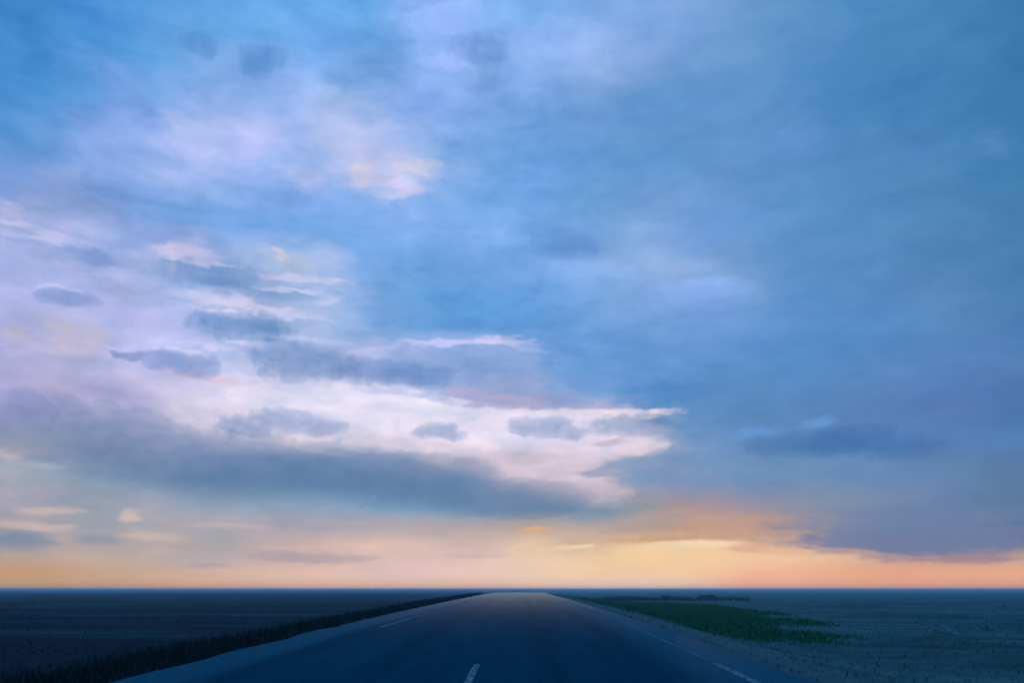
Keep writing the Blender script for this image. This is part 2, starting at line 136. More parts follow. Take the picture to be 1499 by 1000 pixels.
# wisps, crests and gaps of the deck: azimuth, elevation, half width, half height (degrees), tilt, colour, cover, core
WISPS = [
    (9.94, 33.16, 10.94, 1.79, 0, (96, 152, 215), 0.4, 0),
    (-25.68, 29.86, 1.48, 0.85, 0, (180, 198, 242), 0.8, 0.1),
    (-24.35, 28.93, 2.81, 1.73, 0, (172, 190, 245), 0.6, 0),
    (-21.48, 29.42, 1.46, 1.76, 0, (182, 192, 248), 0.6, 0),
    (-14.55, 32.40, 3.20, 1.78, 0, (172, 188, 232), 0.5, 0),
    (-16.77, 27.95, 2.29, 0.82, -12, (188, 198, 242), 0.8, 0.1),
    (-11.33, 28.86, 3.84, 1.86, 0, (200, 202, 238), 0.75, 0.1),
    (-12.76, 28.83, 1.06, 1.20, 0, (222, 210, 222), 0.5, 0.2),
    (-8.29, 29.58, 1.96, 0.65, 0, (222, 210, 212), 0.5, 0.1),
    (-9.30, 28.06, 2.04, 0.61, 0, (208, 206, 242), 0.75, 0.1),
    (-11.03, 28.46, 1.17, 0.37, 0, (180, 185, 222), 0.7, 0.2),
    (-7.17, 39.56, 4.09, 2.09, 0, (150, 182, 250), 0.6, 0),
    (-6.19, 36.83, 2.58, 0.96, 20, (162, 190, 252), 0.7, 0.1),
    (3.38, 37.97, 6.97, 1.72, 0, (150, 184, 245), 0.6, 0),
    (-35.69, 22.50, 1.02, 0.48, 0, (192, 192, 228), 0.8, 0.2),
    (-35.45, 21.88, 1.46, 0.24, 0, (200, 198, 232), 0.8, 0.2),
    (-33.40, 21.29, 2.85, 0.54, 0, (195, 198, 236), 0.85, 0.3),
    (-33.47, 22.77, 2.30, 0.82, 0, (150, 168, 214), 0.4, 0),
    (-32.19, 20.03, 2.32, 0.42, 0, (172, 182, 226), 0.7, 0.2),
    (-24.79, 21.86, 2.45, 0.58, 0, (192, 192, 230), 0.85, 0.3),
    (-25.19, 22.17, 1.11, 0.44, 0, (205, 198, 228), 0.7, 0.2),
    (-27.17, 21.39, 1.28, 0.44, 0, (172, 185, 230), 0.7, 0.2),
    (-17.48, 22.21, 1.95, 0.75, 0, (170, 190, 220), 0.85, 0.2),
    (-18.25, 22.55, 0.73, 0.37, 0, (205, 200, 215), 0.7, 0.2),
    (-16.64, 21.11, 3.17, 0.33, 0, (208, 208, 240), 0.9, 0.3),
    (-18.82, 20.89, 1.05, 0.23, 0, (220, 208, 228), 0.7, 0.2),
    (-23.10, 19.35, 3.14, 0.45, 8, (192, 200, 240), 0.8, 0.2),
    (-22.15, 19.01, 2.72, 0.27, 6, (205, 205, 235), 0.8, 0.3),
    (-18.86, 18.90, 3.30, 0.28, 0, (215, 205, 228), 0.8, 0.3),
    (-16.91, 18.61, 3.60, 0.28, 0, (205, 210, 245), 0.8, 0.3),
    (-15.05, 19.73, 1.47, 0.48, 0, (195, 205, 242), 0.7, 0.2),
    (-16.28, 16.90, 3.35, 0.24, 0, (195, 205, 245), 0.8, 0.3),
    (-18.11, 16.05, 1.40, 0.28, 0, (200, 208, 246), 0.8, 0.3),
    (-25.33, 15.87, 2.13, 0.36, 0, (195, 200, 242), 0.8, 0.3),
    (-22.70, 15.94, 2.21, 0.23, 0, (190, 198, 240), 0.8, 0.3),
    (-23.06, 15.21, 2.19, 0.27, 0, (200, 206, 244), 0.7, 0.3),
    (-33.78, 15.28, 0.94, 0.58, 0, (208, 192, 190), 0.5, 0),
    (-31.08, 15.62, 0.92, 0.59, 0, (218, 196, 192), 0.5, 0),
    (-29.47, 15.55, 0.95, 0.60, 0, (204, 192, 186), 0.5, 0),
    (-30.55, 14.74, 2.32, 0.77, 0, (188, 180, 205), 0.6, 0),
    (-22.45, 13.80, 2.72, 0.23, -8, (218, 192, 212), 0.8, 0.2),
    (-6.34, 17.18, 3.82, 0.24, 5, (192, 200, 246), 0.9, 0.3),
    (-1.99, 17.36, 2.16, 0.44, 0, (196, 196, 236), 0.95, 0.3),
    (0.58, 16.82, 1.95, 0.29, -8, (165, 188, 238), 0.85, 0.2),
    (-11.10, 16.46, 2.38, 0.43, 8, (188, 196, 240), 0.9, 0.3),
    (-9.21, 15.43, 1.30, 0.34, 0, (192, 205, 246), 0.9, 0.3),
    (-12.30, 15.82, 1.72, 0.48, 0, (172, 182, 220), 0.7, 0.2),
    (-28.99, 12.32, 3.53, 0.95, 0, (168, 165, 206), 0.6, 0),
    (-16.87, 12.69, 6.97, 1.03, 0, (220, 216, 240), 0.8, 0.2),
    (-9.18, 12.57, 9.34, 1.74, 0, (229, 224, 246), 0.95, 0.45),
    (-1.70, 11.39, 8.47, 1.36, 0, (230, 223, 244), 0.95, 0.5),
    (-6.25, 13.96, 1.30, 0.34, 0, (218, 222, 248), 0.9, 0.3),
    (-6.46, 12.88, 4.48, 0.78, 0, (229, 225, 247), 0.9, 0.3),
    (6.28, 12.18, 4.69, 0.34, 0, (222, 214, 232), 0.95, 0.4),
    (1.80, 12.45, 5.50, 0.39, 0, (224, 216, 236), 0.9, 0.3),
    (8.97, 12.09, 1.36, 0.38, 0, (225, 212, 228), 0.9, 0.3),
    (6.21, 10.44, 3.91, 1.25, 0, (224, 215, 235), 0.9, 0.4),
    (8.37, 9.67, 1.64, 0.62, 0, (228, 212, 224), 0.9, 0.3),
    (-10.02, 9.81, 5.30, 0.57, 0, (222, 212, 228), 0.7, 0.2),
    (-17.56, 10.03, 1.64, 0.23, -8, (205, 200, 208), 0.8, 0.3),
    (-15.22, 9.48, 2.78, 0.28, -8, (212, 202, 216), 0.8, 0.3),
    (-5.61, 8.75, 1.37, 0.57, 0, (208, 198, 206), 0.8, 0.2),
    (-2.17, 8.10, 3.92, 0.77, -12, (198, 188, 204), 0.8, 0.2),
    (2.71, 7.61, 4.63, 0.95, -8, (210, 196, 212), 0.85, 0.3),
    (4.15, 6.56, 3.38, 0.76, 0, (205, 188, 200), 0.8, 0.2),
    (4.70, 8.93, 2.93, 0.57, 0, (222, 208, 222), 0.8, 0.2),
    (-32.58, 8.46, 1.86, 0.45, 0, (190, 184, 192), 0.9, 0.3),
    (-32.87, 8.02, 1.06, 0.32, 0, (205, 185, 190), 0.7, 0.2),
    (-32.23, 7.42, 1.64, 0.28, 0, (160, 172, 186), 0.7, 0.2),
    (-30.16, 4.71, 1.54, 0.29, 0, (195, 178, 180), 0.85, 0.3),
    (-30.75, 3.74, 1.80, 0.32, -8, (192, 174, 175), 0.85, 0.3),
    (-29.72, 3.01, 1.17, 0.24, 0, (190, 172, 172), 0.8, 0.2),
    (-25.93, 4.55, 0.87, 0.47, 0, (192, 180, 180), 0.85, 0.2),
    (-24.79, 3.40, 1.80, 0.42, 0, (186, 174, 172), 0.7, 0.1),
    (-27.62, 2.70, 0.95, 0.21, 0, (190, 168, 168), 0.7, 0.2),
    (-15.15, 2.71, 4.02, 0.18, 0, (212, 184, 180), 0.7, 0.2),
    (-6.91, 3.83, 6.15, 0.37, 0, (192, 176, 172), 0.5, 0.1),
    (1.21, 4.09, 0.96, 0.28, 0, (228, 178, 130), 0.8, 0.1),
    (3.57, 2.79, 1.42, 0.23, 0, (240, 210, 170), 0.85, 0.2),
    (4.05, 2.92, 0.76, 0.14, 0, (248, 222, 185), 0.8, 0.2),
    (10.61, 3.33, 5.97, 0.41, 0, (205, 152, 118), 0.7, 0.1),
    (12.64, 2.99, 2.71, 0.31, 0, (248, 220, 182), 0.9, 0.2),
    (10.35, 2.74, 4.13, 0.32, 0, (246, 212, 166), 0.7, 0.2),
    (10.97, 1.75, 7.27, 0.71, 0, (244, 204, 158), 0.4, 0),
    (15.52, 2.73, 2.11, 0.35, 0, (222, 170, 148), 0.85, 0.2),
    (19.40, 2.84, 3.36, 0.35, -4, (206, 170, 148), 0.7, 0.2),
    (21.28, 2.85, 1.64, 0.17, -14, (200, 172, 158), 0.7, 0.2),
    (24.98, 2.14, 3.08, 0.21, -4, (150, 132, 150), 0.8, 0.2),
    (27.92, 1.65, 2.19, 0.24, 0, (182, 142, 138), 0.9, 0.2),
    (24.92, 1.73, 1.93, 0.16, 0, (196, 148, 135), 0.8, 0.2),
    (29.80, 2.21, 2.12, 0.16, 0, (180, 140, 138), 0.8, 0.2),
    (24.36, 9.54, 6.10, 0.96, 0, (84, 128, 184), 0.5, 0),
    (20.61, 10.76, 1.64, 0.41, 12, (104, 153, 210), 0.9, 0.1),
    (16.73, 10.32, 2.03, 0.37, 0, (108, 154, 214), 0.8, 0.2),
    (22.05, 4.20, 6.95, 0.60, 0, (118, 138, 170), 0.5, 0),
    (11.63, 4.91, 5.98, 0.64, 0, (172, 152, 155), 0.6, 0),
    (5.06, 5.00, 2.86, 0.65, 0, (118, 146, 170), 0.7, 0.1),
    (13.19, 20.24, 4.45, 1.43, 0, (138, 178, 242), 0.6, 0),
    (13.75, 21.05, 2.47, 0.66, 0, (148, 185, 245), 0.7, 0.1),
    (6.15, 22.36, 4.70, 0.58, -10, (142, 184, 242), 0.6, 0.1),
    (-3.24, 14.99, 6.09, 2.06, 0, (138, 165, 215), 0.9, 0.5),
    (-8.31, 15.51, 3.51, 1.46, 0, (146, 172, 220), 0.7, 0.3),
    (1.32, 13.82, 6.05, 1.17, 0, (146, 165, 208), 0.9, 0.5),
    (-0.20, 13.04, 4.53, 0.54, 0, (174, 170, 205), 0.85, 0.4),
    (-4.23, 13.80, 2.01, 0.44, 0, (172, 168, 208), 0.8, 0.3),
    (4.81, 12.99, 4.48, 0.68, 0, (150, 164, 205), 0.8, 0.4),
    (6.88, 15.02, 5.50, 2.19, 0, (104, 154, 214), 0.8, 0.4),
    (9.76, 13.22, 2.92, 1.06, 0, (86, 140, 200), 0.8, 0.4),
    (-1.22, 17.26, 3.09, 0.25, 0, (190, 194, 240), 0.8, 0.3),
    (-3.79, 17.24, 3.59, 0.25, 0, (192, 198, 244), 0.8, 0.3),
    (5.29, 12.25, 4.46, 0.24, 0, (222, 214, 232), 0.9, 0.3),
    (8.97, 12.05, 1.26, 0.34, 0, (228, 214, 228), 0.9, 0.3),
    (6.35, 10.15, 1.17, 0.34, 0, (194, 180, 198), 0.8, 0.3),
    (3.05, 9.72, 0.79, 0.24, 0, (212, 198, 220), 0.8, 0.3),
    (0.78, 9.16, 1.97, 0.48, 0, (194, 182, 202), 0.8, 0.3),
    (-1.44, 9.16, 1.23, 0.58, 0, (204, 190, 208), 0.7, 0.2),
    (5.64, 7.96, 2.90, 0.33, 0, (150, 160, 186), 0.85, 0.3),
    (7.83, 8.49, 2.40, 0.57, 0, (132, 156, 192), 0.8, 0.3),
    (8.50, 7.53, 1.90, 0.94, 0, (120, 150, 190), 0.8, 0.2),
    (-6.13, 9.99, 0.98, 0.24, 0, (205, 195, 212), 0.6, 0.3),
    (-0.70, 5.97, 5.33, 0.76, 0, (132, 158, 186), 0.6, 0.2),
    (15.19, 4.07, 7.99, 0.90, 0, (192, 156, 138), 0.85, 0.3),
    (7.88, 4.37, 3.29, 0.65, 0, (176, 160, 156), 0.7, 0.2),
    (25.87, 3.03, 7.26, 1.07, 0, (112, 126, 160), 0.9, 0.5),
    (19.11, 4.07, 2.97, 0.53, 0, (140, 140, 158), 0.6, 0.2),
    (21.43, 2.37, 2.45, 0.21, -10, (190, 158, 148), 0.8, 0.3),
    (11.51, 3.00, 3.64, 0.27, 0, (246, 216, 178), 0.9, 0.3),
    (17.24, 2.53, 3.01, 0.26, -6, (234, 186, 150), 0.8, 0.3),
    (25.33, 1.89, 3.44, 0.21, -5, (172, 146, 150), 0.8, 0.3),
    (28.67, 1.83, 2.88, 0.20, 0, (165, 135, 145), 0.8, 0.3),
    (21.87, 9.72, 2.96, 0.62, 0, (80, 126, 180), 0.5, 0.2),
    (21.10, 29.69, 2.89, 1.31, 0, (104, 150, 212), 0.5, 0),
    (28.63, 27.08, 2.95, 1.08, 0, (86, 138, 198), 0.5, 0),
    (33.59, 26.69, 1.52, 0.79, 0, (92, 138, 196), 0.5, 0),
    (25.72, 16.53, 3.73, 1.32, 0, (90, 142, 198), 0.5, 0),
    (29.19, 12.56, 3.43, 1.27, 0, (92, 132, 190), 0.5, 0),
    (15.57, 24.75, 3.98, 1.39, 0, (106, 156, 222), 0.5, 0),
    (10.77, 29.43, 4.25, 1.38, 0, (96, 158, 216), 0.5, 0),
    (-31.60, 23.71, 3.61, 1.09, 0, (132, 154, 204), 0.6, 0),
    (-32.61, 24.77, 2.37, 1.07, 0, (130, 155, 210), 0.5, 0),
    (-28.57, 4.03, 2.26, 0.49, 0, (150, 158, 172), 0.6, 0.1),
    (-27.29, 3.04, 1.53, 0.41, 0, (140, 152, 168), 0.6, 0.1),
    (-31.69, 2.91, 2.11, 0.63, 0, (118, 136, 162), 0.7, 0.2),
    (-21.83, 4.47, 3.77, 0.44, 0, (176, 168, 176), 0.6, 0.1),
    (-17.91, 3.91, 3.50, 0.31, 0, (182, 168, 174), 0.6, 0.1),
    (-22.88, 2.72, 2.45, 0.26, 0, (176, 162, 164), 0.6, 0.1),
    (-21.10, 1.55, 1.66, 0.26, 0, (172, 160, 168), 0.6, 0.1),
    (-12.55, 4.46, 5.99, 0.37, 0, (178, 170, 178), 0.5, 0.1),
    (-9.68, 2.90, 4.19, 0.23, 0, (222, 190, 180), 0.6, 0.1),
    (-4.02, 2.24, 2.84, 0.23, 0, (206, 178, 172), 0.6, 0.1),
    (-28.10, 18.86, 1.91, 0.57, 0, (160, 172, 212), 0.8, 0.2),
    (-33.02, 20.21, 1.90, 0.37, 0, (142, 163, 214), 0.75, 0.2),
    (-30.46, 20.62, 1.77, 0.47, 0, (128, 156, 212), 0.8, 0.2),
    (-34.80, 21.44, 1.63, 0.33, 0, (150, 166, 214), 0.7, 0.2),
    (-21.58, 20.10, 2.02, 0.55, 0, (122, 160, 205), 0.7, 0.2),
    (-17.03, 19.93, 2.13, 0.56, 0, (136, 168, 212), 0.75, 0.2),
    (-14.88, 18.88, 2.15, 0.48, 0, (152, 178, 222), 0.7, 0.2),
    (-18.75, 17.78, 2.58, 0.56, 0, (140, 172, 215), 0.75, 0.2),
    (-26.73, 18.26, 1.44, 0.27, 0, (162, 176, 215), 0.7, 0.2),
    (-16.46, 21.89, 1.97, 0.42, 0, (168, 186, 214), 0.6, 0.1),
    (-25.54, 20.75, 2.19, 0.36, 0, (170, 180, 222), 0.7, 0.2),
    (-25.46, 21.85, 1.32, 0.40, 0, (198, 196, 230), 0.7, 0.2),
    (-14.34, 16.90, 1.95, 0.33, 0, (176, 192, 236), 0.7, 0.2),
    (-20.04, 16.67, 1.84, 0.32, 0, (166, 184, 226), 0.7, 0.2),
    (-22.24, 15.85, 1.60, 0.18, 0, (204, 208, 246), 0.8, 0.3),
    (-20.89, 18.13, 1.83, 0.18, 0, (204, 206, 240), 0.7, 0.3),
    (-27.99, 19.55, 2.09, 0.35, 0, (176, 186, 230), 0.6, 0.2),
    (-30.86, 19.28, 2.37, 0.30, 0, (176, 184, 230), 0.6, 0.2),
    (-33.78, 17.87, 1.85, 0.33, 0, (178, 188, 234), 0.6, 0.2),
    (-11.39, 17.08, 1.49, 0.34, 0, (170, 184, 226), 0.7, 0.2),
    (-8.34, 16.24, 2.01, 0.44, 0, (160, 178, 226), 0.7, 0.2),
    (-10.21, 13.65, 1.97, 0.24, 0, (196, 202, 240), 0.8, 0.3),
    (-5.22, 13.15, 1.50, 0.29, 0, (206, 204, 232), 0.8, 0.3),
    (-13.30, 30.26, 2.65, 0.64, 0, (180, 190, 234), 0.5, 0.1),
    (-15.90, 29.75, 1.76, 0.45, 0, (160, 184, 236), 0.5, 0.1),
    (-23.41, 30.87, 1.73, 0.51, 0, (168, 186, 240), 0.6, 0.1),
    (-27.20, 29.02, 1.17, 0.59, 0, (160, 182, 242), 0.6, 0.1),
    (-24.63, 27.54, 2.77, 0.44, 0, (150, 180, 236), 0.6, 0.1),
    (-27.58, 25.64, 3.05, 0.60, 0, (126, 164, 226), 0.5, 0.1),
    (-19.14, 26.36, 3.44, 0.64, 0, (116, 162, 224), 0.5, 0.1),
    (-11.54, 36.03, 2.79, 0.78, 0, (104, 154, 216), 0.7, 0.1),
    (-14.22, 34.88, 2.72, 0.70, 0, (110, 160, 222), 0.6, 0.1),
    (25.26, 4.22, 7.38, 1.01, 0, (112, 132, 168), 0.75, 0.3),
    (21.37, 9.08, 2.55, 0.62, 0, (74, 118, 172), 0.6, 0.3),
    (25.10, 8.96, 2.40, 0.43, 0, (82, 124, 176), 0.5, 0.2),
    (-24.88, 29.27, 3.26, 1.72, 0, (184, 196, 246), 0.7, 0.1),
    (-20.61, 30.46, 2.48, 1.49, 0, (186, 196, 248), 0.6, 0.1),
    (-23.35, 21.39, 3.17, 0.23, 0, (206, 204, 238), 0.8, 0.3),
    (-17.78, 20.19, 2.88, 0.19, 0, (214, 212, 240), 0.8, 0.3),
    (-21.39, 18.40, 3.20, 0.18, 0, (212, 212, 242), 0.8, 0.3),
    (-19.99, 16.21, 2.29, 0.19, 0, (212, 216, 246), 0.8, 0.3),
    (-27.76, 15.03, 1.47, 0.13, 0, (206, 208, 244), 0.7, 0.3),
    (-31.82, 18.28, 1.70, 0.17, 0, (198, 204, 244), 0.7, 0.3),
    (-24.18, 15.36, 2.16, 0.18, 0, (208, 210, 246), 0.8, 0.3),
    (-16.05, 14.11, 4.25, 0.28, 0, (226, 222, 244), 0.8, 0.3),
    (-32.74, 8.32, 2.13, 0.57, 0, (196, 188, 196), 0.9, 0.3),
    (-33.00, 7.76, 1.20, 0.28, 0, (212, 192, 192), 0.8, 0.2),
    (-31.31, 7.40, 1.46, 0.25, 0, (170, 176, 190), 0.7, 0.2),
    (-30.52, 4.65, 1.82, 0.24, 0, (200, 182, 184), 0.8, 0.3),
    (-31.10, 3.73, 2.14, 0.24, 0, (204, 180, 178), 0.8, 0.3),
    (-25.92, 4.51, 0.79, 0.38, 0, (204, 186, 182), 0.8, 0.2),
    (-24.77, 3.31, 2.00, 0.25, 0, (202, 182, 178), 0.7, 0.2),
    (-20.10, 4.08, 2.56, 0.22, 0, (196, 176, 180), 0.6, 0.2),
    (10.97, 1.79, 8.18, 0.80, 0, (247, 210, 160), 0.45, 0),
]

SUN_AZ, SUN_EL = 13.0, 3.0
w = bpy.data.worlds.new('World'); scene.world = w; w.use_nodes = True
g = G(w.node_tree); g.n.clear()
out = g.n.new('ShaderNodeOutputWorld'); bg = g.n.new('ShaderNodeBackground')
d = g.n.new('ShaderNodeTexCoord').outputs['Generated']
d = g.vmath('NORMALIZE', d)
X, Y, Z = g.xyz(d)
az = g.math('MULTIPLY', g.math('ARCTAN2', X, Y), 180 / math.pi)
el = g.math('MULTIPLY', g.math('ARCSINE', Z), 180 / math.pi)
# wind-drawn cloud texture: drags the colour field about, in long flat wisps
flow = g.comb(g.math('MULTIPLY', az, 0.11), g.math('MULTIPLY', el, 0.30), 0.0)
wv = g.noise(flow, 1.0, 6.0, 0.62, 0.3, out='Color')
wx, wy, wz = g.xyz(wv)
calm = g.remap(el, 0.0, 16.0, 0.12, 1.0)
az_w = g.math('ADD', az, g.math('MULTIPLY', g.math('SUBTRACT', wx, 0.5), 7.0))
el_w = g.math('ADD', el, g.math('MULTIPLY', g.math('MULTIPLY', g.math('SUBTRACT', wy, 0.5), 4.2), calm))
fac = g.math('DIVIDE', g.math('ADD', az_w, 36.0), 72.0, clamp=True)
sky = None
for k, (e, row) in enumerate(zip(SKY_EL, SKY)):
    cols = [rgb(c) for c in row]
    r = g.ramp(fac, [(i / (len(cols) - 1), c) for i, c in enumerate(cols)])
    if sky is None: sky = r
    else: sky = g.mix(g.remap(el_w, SKY_EL[k - 1], e), sky, r)
fine = g.noise(g.comb(g.math('MULTIPLY', az, 0.42), g.math('MULTIPLY', el, 1.15), 5.0), 1.0, 6.0, 0.6, out='Color')
fx, fy, fz = g.xyz(fine)
pos = g.comb(g.math('ADD', az, g.math('MULTIPLY', g.math('SUBTRACT', fx, 0.5), 4.0)),
             g.math('ADD', el, g.math('MULTIPLY', g.math('MULTIPLY', g.math('SUBTRACT', fy, 0.5), 1.7), calm)), 0.0)
torn = g.math('MULTIPLY', g.math('SUBTRACT', g.noise(g.comb(g.math('MULTIPLY', az, 0.62), g.math('MULTIPLY', el, 1.7), 9.0), 1.0, 7.0, 0.68), 0.5), 1.0)
for (a, e, hw, hh, tilt, c, cover, core) in WISPS:
    q = g.vmath('SUBTRACT', pos, (a, e, 0))
    if tilt:
        mp = g.n.new('ShaderNodeVectorRotate'); mp.rotation_type = 'Z_AXIS'
        g.put(mp.inputs['Vector'], q); mp.inputs['Angle'].default_value = -R(tilt); q = mp.outputs[0]
    r = g.math('ADD', g.vmath('LENGTH', g.vmath('DIVIDE', q, (hw * 1.3, hh * 1.3, 1))), torn)
    sky = g.mix(g.remap(r, 1.0, core, 0.0, cover, True), sky, rgb(c))
# fine mottling of the cloud deck
mott = g.noise(g.comb(g.math('MULTIPLY', az, 0.26), g.math('MULTIPLY', el, 0.55), 3.0), 1.0, 6.0, 0.58, 0.3)
sky = g.mix(g.math('MULTIPLY', g.remap(el, 1.0, 9.0, 0.25, 1.0), g.remap(az, 2.0, 16.0, 1.0, 0.55)), sky, g.comb(*[g.remap(mott, 0.28, 0.72, lo, hi) for lo, hi in ((0.76, 1.24), (0.85, 1.15), (0.91, 1.09))]), 'MULTIPLY')
# evening sky overhead and behind, out of view
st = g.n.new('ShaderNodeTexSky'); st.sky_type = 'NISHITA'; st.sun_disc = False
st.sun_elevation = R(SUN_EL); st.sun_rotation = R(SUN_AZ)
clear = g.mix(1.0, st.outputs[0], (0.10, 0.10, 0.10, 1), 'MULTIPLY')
clear = g.mix(0.85, clear, (0.012, 0.25, 0.64, 1))      # unseen deck overhead and behind, made brighter blue to light the ground
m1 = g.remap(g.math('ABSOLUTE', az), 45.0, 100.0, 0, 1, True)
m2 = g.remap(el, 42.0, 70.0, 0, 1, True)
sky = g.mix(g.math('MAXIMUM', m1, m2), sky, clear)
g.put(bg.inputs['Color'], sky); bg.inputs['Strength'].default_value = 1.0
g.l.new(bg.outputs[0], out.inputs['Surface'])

sun = bpy.data.lights.new('sun', 'SUN'); sun.energy = 0.06; sun.angle = R(6); sun.color = (1.0, 0.72, 0.45)
so = bpy.data.objects.new('sun', sun); C.objects.link(so)
sd = Vector((math.sin(R(SUN_AZ)) * math.cos(R(SUN_EL)), math.cos(R(SUN_AZ)) * math.cos(R(SUN_EL)), math.sin(R(SUN_EL))))
so.rotation_euler = sd.to_track_quat('Z', 'Y').to_euler()
so.location = (0, 0, 50)

# ------------------------------------------------------------------ clouds
def cloud_mat(name, lobes, size, unit, density, color, rag, aniso, seed, blue, soft, veil):
    """vapour: soft lobes whose outline is torn by noise, thick inside and fading at the rim"""
    m, g, out = new_mat(name)
    p = g.n.new('ShaderNodeTexCoord').outputs['Object']
    p = g.vmath('SCALE', p, scale=size / unit); p0 = p              # now one unit is one degree of sky
    q = g.vmath('ADD', g.vmath('MULTIPLY', p, (0.75, 0.06, 2.0)), (seed, seed * 1.7, seed * 0.3))
    n = g.noise(q, 1.0, 5.0, 0.68, out='Color')
    p = g.vmath('ADD', p, g.vmath('MULTIPLY', g.vmath('SUBTRACT', n, (0.5, 0.5, 0.5)), (3.6 * rag, 1.5 * rag, 2.0 * rag)))
    f = None
    for (c, r) in lobes:
        v = g.math('SUBTRACT', 1.0, g.vmath('LENGTH', g.vmath('DIVIDE', g.vmath('SUBTRACT', p, c), r)))
        f = v if f is None else g.math('SMOOTH_MAX', f, v, 0.3)
    n2 = g.noise(g.vmath('MULTIPLY', p0, (1.1, 0.05, 3.2)), 1.0, 5.0, 0.68)
    f = g.math('SUBTRACT', f, g.math('MULTIPLY', g.math('SUBTRACT', n2, 0.42), 1.3 * rag))
    dn = g.math('MULTIPLY', g.remap(f, 0.03, soft, 0, 1, True), density / unit)
    if veil:                                                        # ragged underside thinning into rain-like veils
        px, py, pz = g.xyz(p)
        dn = g.math('MULTIPLY', dn, g.remap(g.math('ADD', pz, g.math('MULTIPLY', px, veil[2])), veil[0], veil[1], 0, 1, True))
    v = g.n.new('ShaderNodeVolumePrincipled')
    v.inputs['Color'].default_value = color + (1.0,)
    v.inputs['Anisotropy'].default_value = aniso
    g.put(v.inputs['Density'], dn)
    ab = g.n.new('ShaderNodeVolumeAbsorption'); ab.inputs['Color'].default_value = (0.25, 0.72, 1.0, 1)
    g.put(ab.inputs['Density'], g.math('MULTIPLY', dn, blue))
    ad = g.n.new('ShaderNodeAddShader')
    g.l.new(v.outputs[0], ad.inputs[0]); g.l.new(ab.outputs[0], ad.inputs[1])
    g.l.new(ad.outputs[0], out.inputs['Volume'])
    return m

def at(az, el, dist):
    a, e = R(az), R(el)
    return Vector((math.sin(a) * math.cos(e) * dist, math.cos(a) * math.cos(e) * dist, EYE + math.sin(e) * dist))

def cloud(label, az, el, dist, lobes, depth, color, rag=1.0, aniso=0.3, seed=0.0, blue=0.6, soft=0.2, veil=None):
    """lobes in degrees seen from the road: (d_az, d_el, half width, half height); depth = optical depth through the middle"""
    k = dist * math.tan(R(1.0))
    L = []
    thick = 0.8 * max(q[2] for q in lobes)
    bm = bmesh.new()
    for i, (da, de, hw, hh) in enumerate(lobes):
        c = Vector((da, ((i * 0.37) % 1 - 0.5) * hw * 0.3, de)); r = Vector((hw, thick, hh))
        L.append((c, r * 1.1))
        ret = bmesh.ops.create_icosphere(bm, subdivisions=4, radius=1.0)
        for v in ret['verts']:
            n = v.co.copy()
            s = 1.75 + 0.10 * mnoise.fractal(n * 2.3 + Vector((seed + i, 0, 0)), 0.8, 2.0, 3)
            v.co = c + Vector((n.x * r.x, n.y * r.y, n.z * r.z)) * s
    s = max(r.x for c, r in L)
    m = cloud_mat('cloud_vapour', L, s * k, k, depth / (1.4 * thick), color, rag, aniso, seed, blue, soft, veil)
    bmesh.ops.scale(bm, vec=(1 / s, 1 / s, 1 / s), verts=bm.verts)
    o = link_mesh('cloud', bm, m)
    if len(lobes) > 1:
        md = o.modifiers.new('union', 'REMESH'); md.mode = 'VOXEL'; md.voxel_size = 0.03
    o.scale = (s * k, s * k, s * k)
    o.location = at(az, el, dist); o.rotation_euler = (0, 0, -R(az))
    tag(o, label, 'cloud', 'evening clouds')
    return o
cloud('slate blue lens cloud alone in the right half of the sky', 22.25, 9.34, 6000, [(-3.86, -0.03, 3.49, 0.64), (0.02, 0.18, 4.56, 0.98), (3.18, -0.58, 3.14, 0.69)], 0.33, (0.55,0.72,0.95), rag=1, seed=1.0)
cloud('grey lens cloud with a pointed right end, in the middle of the white gap', 1.39, 11.14, 6000, [(-1.07, 0.1, 2.15, 0.73), (0.29, 0.09, 2.15, 0.92), (1.75, -0.36, 2.23, 0.44)], 0.44, (0.9,0.86,1.0), rag=0.75, seed=4.1)
cloud('small grey puff in the white gap, left of the pointed lens cloud', -6.15, 10.81, 6000, [(-0.68, -0.06, 1.45, 0.48), (0.38, 0.1, 1.75, 0.68), (1.17, -0.17, 1.16, 0.44)], 0.40, (0.9,0.86,1.0), rag=0.75, seed=7.2)
cloud('grey cloud at the right tip of the white gap, below its bright rim', 7.47, 11.27, 6000, [(-0.72, -0.08, 2.5, 0.77), (1.19, -0.04, 2.38, 0.96)], 0.45, (0.85,0.88,0.95), rag=0.8, seed=10.3)
cloud('lone flat grey blue cloud at far left, above the yellow tinted patches', -31.74, 17.77, 6000, [(-0.36, -0.07, 1.53, 0.59), (0.83, 0.06, 1.49, 0.47)], 0.34, (0.8,0.85,0.95), rag=0.6, seed=13.4, soft=0.13)
cloud('flat grey blue cloud with a pointed left end, below the lilac gap', -24.08, 14.55, 6000, [(-1.06, 0.06, 1.72, 0.63), (0.77, -0.06, 2.19, 0.77)], 0.38, (0.78,0.85,1.0), rag=0.7, seed=16.5, soft=0.13)
cloud('tiny dark cloudlet just left of the flat cloud with a pointed end', -27.45, 14.62, 6000, [(-0.4, -0.01, 0.71, 0.26), (0.24, 0.03, 0.87, 0.4)], 0.40, (0.7,0.8,0.92), rag=0.7, seed=19.6, soft=0.13)
cloud('broad grey cloud with a flat base on top of the white gap', -16.17, 15.53, 6500, [(-1.16, 0.19, 2.81, 1.04), (1.41, -0.28, 3.24, 1.24), (-0.4, -0.7, 2.73, 0.85)], 0.50, (0.8,0.85,0.95), rag=0.9, seed=22.7, soft=0.13)
